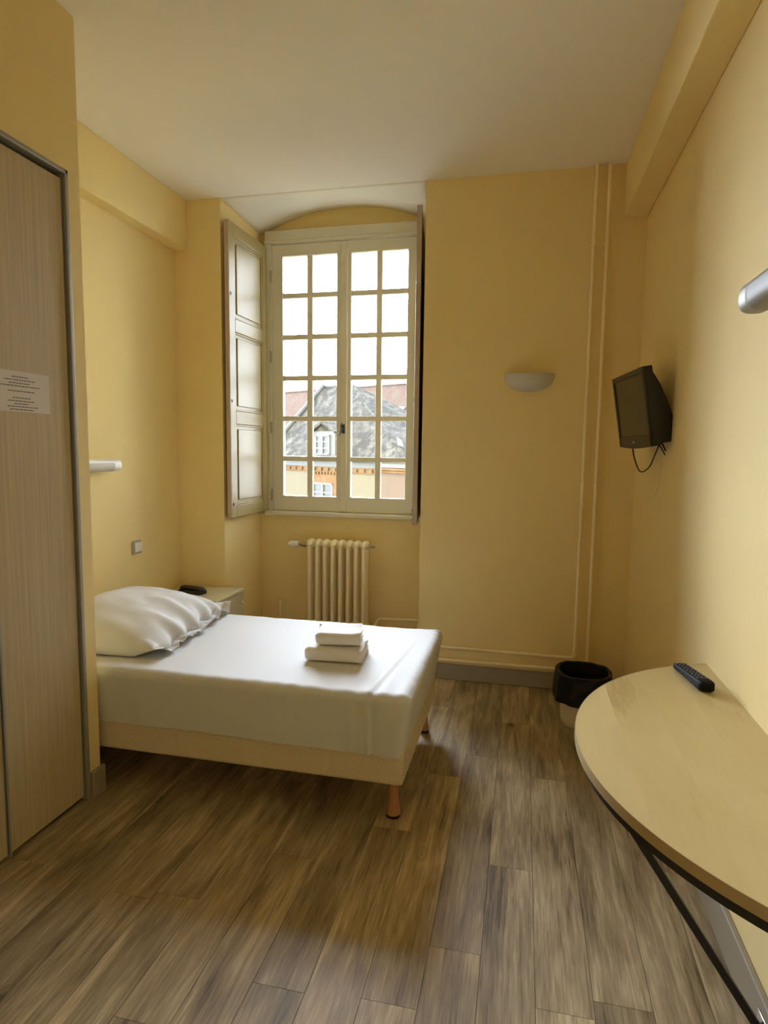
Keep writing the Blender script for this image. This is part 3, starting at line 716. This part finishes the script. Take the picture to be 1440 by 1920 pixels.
def W2L(p): return tuple(R3.transposed() @ (Vector(p)-Vector((0.507, 3.262, 1.707))))
def smooth_curve(pts, n=8):
    P = [Vector(p) for p in pts]; P = [P[0]*2-P[1]]+P+[P[-1]*2-P[-2]]; out = []
    for i in range(1, len(P)-2):
        for k in range(n):
            t_ = k/n; a, b_, c, d_ = P[i-1], P[i], P[i+1], P[i+2]
            out.append(0.5*((2*b_)+(c-a)*t_+(2*a-5*b_+4*c-d_)*t_*t_+(3*b_-a-3*c+d_)*t_**3))
    out.append(P[-2]); return out
cb = [W2L(p) for p in ((.555, 3.47, 1.53), (.560, 3.42, 1.47), (.575, 3.33, 1.405), (.60, 3.24, 1.43), (.615, 3.18, 1.50), (.625, 3.13, 1.545), (.64, 3.09, 1.51))]
MB().tube(smooth_curve(cb), .0035, 8).build('power_cord', M_black, T)
MB().tube(smooth_curve([W2L(p) for p in ((.60, 3.12, 1.56), (.615, 3.06, 1.52), (.63, 3.05, 1.49))]), .003, 8).build('aerial_cord', M_black, T)
MB().tube(smooth_curve([W2L(p) for p in ((.62, 3.20, 1.57), (.646, 3.22, 1.45), (.646, 3.24, 1.35), (.646, 3.32, 1.28), (.646, 3.45, 1.26), (.646, 3.56, 1.28))]), .0016, 6).build('wall_cord', M_pipe, T)

# ------------------------------------------------------------ table
TT = thing('half_round_table', 'half-round maple table on a black steel strut fixed to the right wall', 'table', (XR, 1.61, 0))
cx, R_ = 0.242, 0.735; ZT_ = 0.765
a0 = math.acos(-(cx)/R_) ; 
def arc(Rr, n=72, xw=0.0):
    am = math.acos((xw-cx)/Rr) if abs((xw-cx)/Rr) < 1 else pi/2
    # points from +y wall corner round to -y wall corner
    a_s = math.acos((xw-cx)/Rr)
    return [(cx+Rr*cos(a_s+(2*pi-2*a_s)*i/n), Rr*sin(a_s+(2*pi-2*a_s)*i/n)) for i in range(n+1)]
q = MB(); q.prism(arc(R_-.0008), 2, ZT_-.024, ZT_); q.build('tabletop', M_maple, TT, smooth=False)
q = MB(); A = arc(R_-.0009); A2 = arc(R_+.0009)
n_ = len(A)
q.add([(x, y, z) for z in (ZT_-.0245, ZT_+.0003) for x, y in A2]+[(x, y, z) for z in (ZT_-.0245, ZT_+.0003) for x, y in A],
      [(i, i+1, n_+i+1, n_+i) for i in range(n_-1)]+[(n_+i, n_+i+1, 3*n_+i+1, 3*n_+i) for i in range(n_-1)]+[(i, i+1, 2*n_+i+1, 2*n_+i) for i in range(n_-1)])
q.build('edge_band', M_mapleedge, TT)
q = MB(); A = arc(R_-.028, xw=-.02); A2 = arc(R_-.012, xw=-.02)
q.add([(x, y, z) for z in (ZT_-.052, ZT_-.0245) for x, y in A2]+[(x, y, z) for z in (ZT_-.052, ZT_-.0245) for x, y in A],
      [(i, i+1, n_+i+1, n_+i) for i in range(n_-1)]+[(2*n_+i, 2*n_+i+1, 3*n_+i+1, 3*n_+i) for i in range(n_-1)]+[(i, i+1, 2*n_+i+1, 2*n_+i) for i in range(n_-1)]+[(n_+i, n_+i+1, 3*n_+i+1, 3*n_+i) for i in range(n_-1)])
q.box(-.028, -.004, -.66, .66, ZT_-.052, ZT_-.0245)
q.build('support_rail', M_blackmetal, TT)
def sq_bar(q, a, b_, wx, wy):
    a, b_ = Vector(a), Vector(b_); d_ = (b_-a).normalized(); u = Vector((0, 1, 0)); u = (u-d_*u.dot(d_)).normalized(); v = d_.cross(u)
    V = [p+u*sx*wy+v*sy*wx for p in (a, b_) for sx, sy in ((-1, -1), (1, -1), (1, 1), (-1, 1))]
    q.add(V, [(0, 1, 2, 3), (7, 6, 5, 4)]+[(i, i+4, (i+1) % 4+4, (i+1) % 4) for i in range(4)])
q = MB(); sq_bar(q, (-.462, -.03, ZT_-.045), (-.018, -.03, .055), .010, .010); q.build('strut', M_blackmetal, TT, bevel=.002)
q = MB(); q.tube([(-.055, -.03, .045), (-.018, -.03, .045)], .017, 16); q.box(-.0225, -.018, -.065, .005, .01, .10); q.build('silvery_piece', M_chrome, TT, bevel=.003)  # chrome end piece stands in for an unidentified silvery object

# remote control
M_rem = mat('matt_black_plastic', (0.010, 0.010, 0.010), 0.6, spec=0.12)
t = thing('remote_control', 'black remote control lying on the half-round table', 'remote control', (0.560, 2.122, ZT_), radians(9))
q = MB()
L2 = 0.118
def rb(u, v):
    y = -L2+2*L2*u; a = 2*pi*v; e = abs(2*u-1); r_ = (1-e**14)**.5
    hwid = (.0255-.003*u)*r_; c, s_ = cos(a), sin(a); pr = .45
    X = math.copysign(abs(c)**pr, c)*hwid; hh_ = (.0180-.008*u); Z = hh_+math.copysign(abs(s_)**pr, s_)*hh_*r_
    if s_ < 0: Z += .003*sin(pi*u)
    return (X, y, Z)
q.grid(rb, 44, 32); q.build('case', M_rem, t, weld=.0003, angle=50)
q = MB(); q.cur = 0
for i in range(9):
    for j in range(3):
        y = .088-.0195*i; zt = 2*(.0180-.008*((y+L2)/(2*L2)))
        q.box(-.0165+.0125*j, -.0085+.0125*j, y-.0045, y+.0045, zt-.0015, zt+.0016)
q.build('buttons', mat('grey_rubber', (.05, .05, .05), .5), t, bevel=.001)

# ------------------------------------------------------------ waste bin
t = thing('waste_bin', 'cream plastic waste bin with a black liner folded over its rim', 'bin', (0.362, 3.465, 0))
def se(th, rx, ry, p=.8):
    c, s_ = cos(th), sin(th); return (math.copysign(abs(c)**p, c)*rx, math.copysign(abs(s_)**p, s_)*ry)
def binw(u, v):
    h = .285*v; k = 0.112+.022*v; e = max(0, 1-h/.02); x, y = se(2*pi*u, k*(1-.10*e*e), k*(1-.10*e*e)); return (x, y, h+.002)
q = MB(); q.grid(binw, 48, 14); q.add([(*se(2*pi*k/48, .103, .103), .002) for k in range(48)], [tuple(range(48))])
q.build('bucket', M_bin, t, weld=.0003, angle=50)
def bag(u, v):
    a = 2*pi*u; nz_ = noise.noise(Vector((cos(a)*2.2, sin(a)*2.2, v*3)))
    if v < .7:
        t_ = v/.7; k = .160-.012*t_+.005*nz_+.003*sin(a*9); h = .150+.150*t_+.014*noise.noise(Vector((cos(a)*1.5, sin(a)*1.5, 9)))*(1-t_)
    elif v < .8:
        t_ = (v-.7)/.1; k = .148-.012*t_; h = .300+.004*sin(pi*t_)
    else:
        t_ = (v-.8)/.2; k = .128-.03*t_+.004*nz_; h = .300-.22*t_
    x, y = se(a, k, k, .8); return (x, y, h+.004*noise.noise(Vector((cos(a)*3, sin(a)*3, 1))))
q = MB(); q.grid(bag, 96, 30); q.add([(*se(2*pi*k/48, .104, .104, .8), .078) for k in range(48)], [tuple(range(48))])
q.build('bin_liner', M_bag, t, weld=.0002, angle=60)

# ------------------------------------------------------------ outside: street and houses
struct(MB().box(-90, 70, 5.05, 120, -7.2, -7).build('ground', M_ground, smooth=False))
rz = radians(-30.8); OX, OY = -7.475, 25.0
def slab(q, pts, th=.18):
    P = [Vector(p) for p in pts]; n_ = (P[1]-P[0]).cross(P[2]-P[0]).normalized()
    if n_.z < 0: n_ = -n_
    k = len(P); V = P+[p-n_*th for p in P]
    q.add(V, [tuple(range(k)), tuple(range(2*k-1, k-1, -1))]+[(i, i+k, (i+1) % k+k, (i+1) % k) for i in range(k)])
H = thing('slate_roofed_house', 'cream house with steep grey slate roof and dormer across the street', 'house', (OX, OY, 0), rz)
MB().box(-9, 2.25, 0, 6, -7, 1.0).build('wall', M_cream, H, smooth=False)
ze, sl = 1.16, 1.2
def rp(x, z): return (x, (z-ze)/sl, z)
q = MB()
slab(q, [rp(-5.3, ze-.05), rp(3.9, ze-.05), rp(3.277, 1.463), rp(0.774, 2.683), rp(-2.622, 4.65), rp(-5.672+1.3, 4.60), ])
slab(q, [rp(-5.3, ze-.05), rp(-4.37, 4.60), (-5.5, 6.2, ze)])
slab(q, [rp(-2.6, 4.65), (-4.37, (4.60-ze)/sl, 4.6), (-5.5, 6.2, ze), (3.9, 6.2, ze)])
slab(q, [rp(3.9, ze-.05), rp(.774, 2.683), (3.9, 6.2, ze)]); slab(q, [rp(.774, 2.683), rp(-2.62, 4.65), (3.9, 6.2, ze)])
q.build('roof', M_slate, H, smooth=False)
q = MB(); q.box(-9, 4.0, -.28, 0.02, .97, 1.17); q.build('gutter', M_zinc, H, bevel=.03)
q = MB()
hip = [Vector(rp(-5.32, ze)), Vector(rp(-4.37, 4.6))]
q.tube([hip[0]+Vector((0, -.05, .05)), hip[1]+Vector((0, -.05, .05))], .10, 8); q.build('hip_flashing', M_zinc, H)
q = MB(); q.tube([Vector(rp(.774, 2.73)), Vector(rp(-2.62, 4.70))], .07, 8); q.build('ridge_flashing', M_slate, H)
slab_q = MB(); slab(slab_q, [tuple(Vector(rp(x, z))+Vector((0, -.06, .06))) for x, z in ((2.6, 1.95), (2.95, 1.80), (3.25, 1.55), (2.9, 1.62))], .05); slab_q.build('roof_patch', M_extwhite, H, smooth=False)
q = MB(); q.box(-9, 2.25, -.10, 0, .74, .97); q.build('frieze', M_zinc, H, smooth=False)
q = MB(); q.box(-9, 2.25, -.07, 0, .69, .74); q.box(-9, 2.25, -.05, 0, .50, .55)
x = -8.9
while x < 2.2: q.box(x, x+.22, -.08, 0, .55, .69); x += .44
q.build('brick_cornice', M_brick, H, smooth=False)
def ext_window(parent, x0, x1, y, z0, z1, rows, fr=.09, arch=0):
    q = MB(); q.box(x0, x1, y-.06, y+.02, z0, z0+fr); q.box(x0, x1, y-.06, y+.02, z1-fr, z1); q.box(x0, x0+fr, y-.06, y+.02, z0, z1); q.box(x1-fr, x1, y-.06, y+.02, z0, z1)
    c = (x0+x1)/2; q.box(c-fr*.6, c+fr*.6, y-.07, y+.02, z0, z1)
    for i in range(1, rows): zz = z0+(z1-z0)*i/rows; q.box(x0, x1, y-.055, y+.02, zz-.03, zz+.03)
    o = q.build('window', M_extwhite, parent, smooth=False)
    MB().box(x0+.02, x1-.02, y-.02, y+.025, z0+.02, z1-.02).build('pane', M_extglass, o, smooth=False)
    return o
q = MB()   # brick surround
q.box(-2.02, -1.80, -.06, 0, -2.2, .10); q.box(-.46, -.10, -.06, 0, -2.2, .10); q.box(-2.12, -.05, -.07, 0, .02, .40)
x = -2.05
while x < -.2: q.box(x, x+.10, -.12, 0, .40, .50); x += .2
q.build('brick_surround', M_brick, H, smooth=False)
ext_window(H, -1.80, -.46, -.02, -2.1, .04, 5)
ext_window(H, -6.3, -5.0, -.02, -2.1, .04, 5)
D = MB(); D.box(-1.90, -.43, .02, 2.2, 1.0, 2.25)
dm = D.build('dormer', M_extwhite, H, smooth=False)
q = MB(); slab(q, [(-2.02, -.12, 2.24), (-1.165, -.12, 2.66), (-1.165, 2.6, 2.66), (-2.02, 2.0, 2.24)], .08); slab(q, [(-.31, -.12, 2.24), (-1.165, -.12, 2.66), (-1.165, 2.6, 2.66), (-.31, 2.0, 2.24)], .08)
q.prism([(-1.9, 2.24), (-.43, 2.24), (-1.165, 2.60)], 1, .04, .3); q.build('dormer_roof', M_slate, dm, smooth=False)
ext_window(dm, -1.66, -.72, .02, 1.24, 2.09, 3, .07)
P_ = thing('pink_house', 'pink rendered house adjoining the slate-roofed one on its right', 'house', (OX, OY, 0), rz)
q = MB(); q.box(2.32, 12, -.15, 6, -7, .98); q.build('wall', M_pink, P_, smooth=False)
q = MB(); q.box(2.25, 12, -.24, 0, .60, .68); q.box(2.25, 12, -.30, 0, .70, .78); q.build('cornice', M_brick, P_, smooth=False)
q = MB(); q.box(2.25, 12, -.22, 0, .80, .985); q.build('frieze', M_extwhite, P_, smooth=False)
q = MB(); q.box(4.0, 12, -.32, 0.02, .97, 1.14); q.build('gutter', M_zinc, P_, bevel=.03)
q = MB(); slab(q, [(3.9, -.2, 1.1), (12, -.2, 1.1), (12, 3, 4.6), (5.3, 3, 4.6)]); slab(q, [(5.3, 3, 4.6), (12, 3, 4.6), (12, 6.2, 1.1), (3.9, 6.2, 1.1)]); slab(q, [(3.9, -.2, 1.1), (5.3, 3, 4.6), (3.9, 6.2, 1.1)])
q.build('roof', M_slate, P_, smooth=False)
G = thing('red_tiled_house', 'long house with a mossy red tiled roof behind the slate roof', 'house', (OX, OY, 0), rz)
MB().box(-34, 8, 10.2, 15.5, -7, 1.5).build('wall', M_cream, G, smooth=False)
q = MB(); slab(q, [(-34, 9.9, 1.5), (8, 9.9, 1.5), (8, 13, 5.72), (-34, 13, 6.15)], .2); slab(q, [(-34, 13, 6.15), (8, 13, 5.72), (8, 16, 1.5), (-34, 16, 1.5)], .2)
q.build('roof', M_tile, G, smooth=False)
def gr(x, z): return (x, 9.9+(z-1.5)*3.1/4.3-.12, z)
q = MB(); slab(q, [gr(-7.75, 3.65), gr(-7.0, 3.65), gr(-6.85, 4.2), gr(-7.6, 4.2)], .08); q.build('skylight', M_extwhite, G, smooth=False)
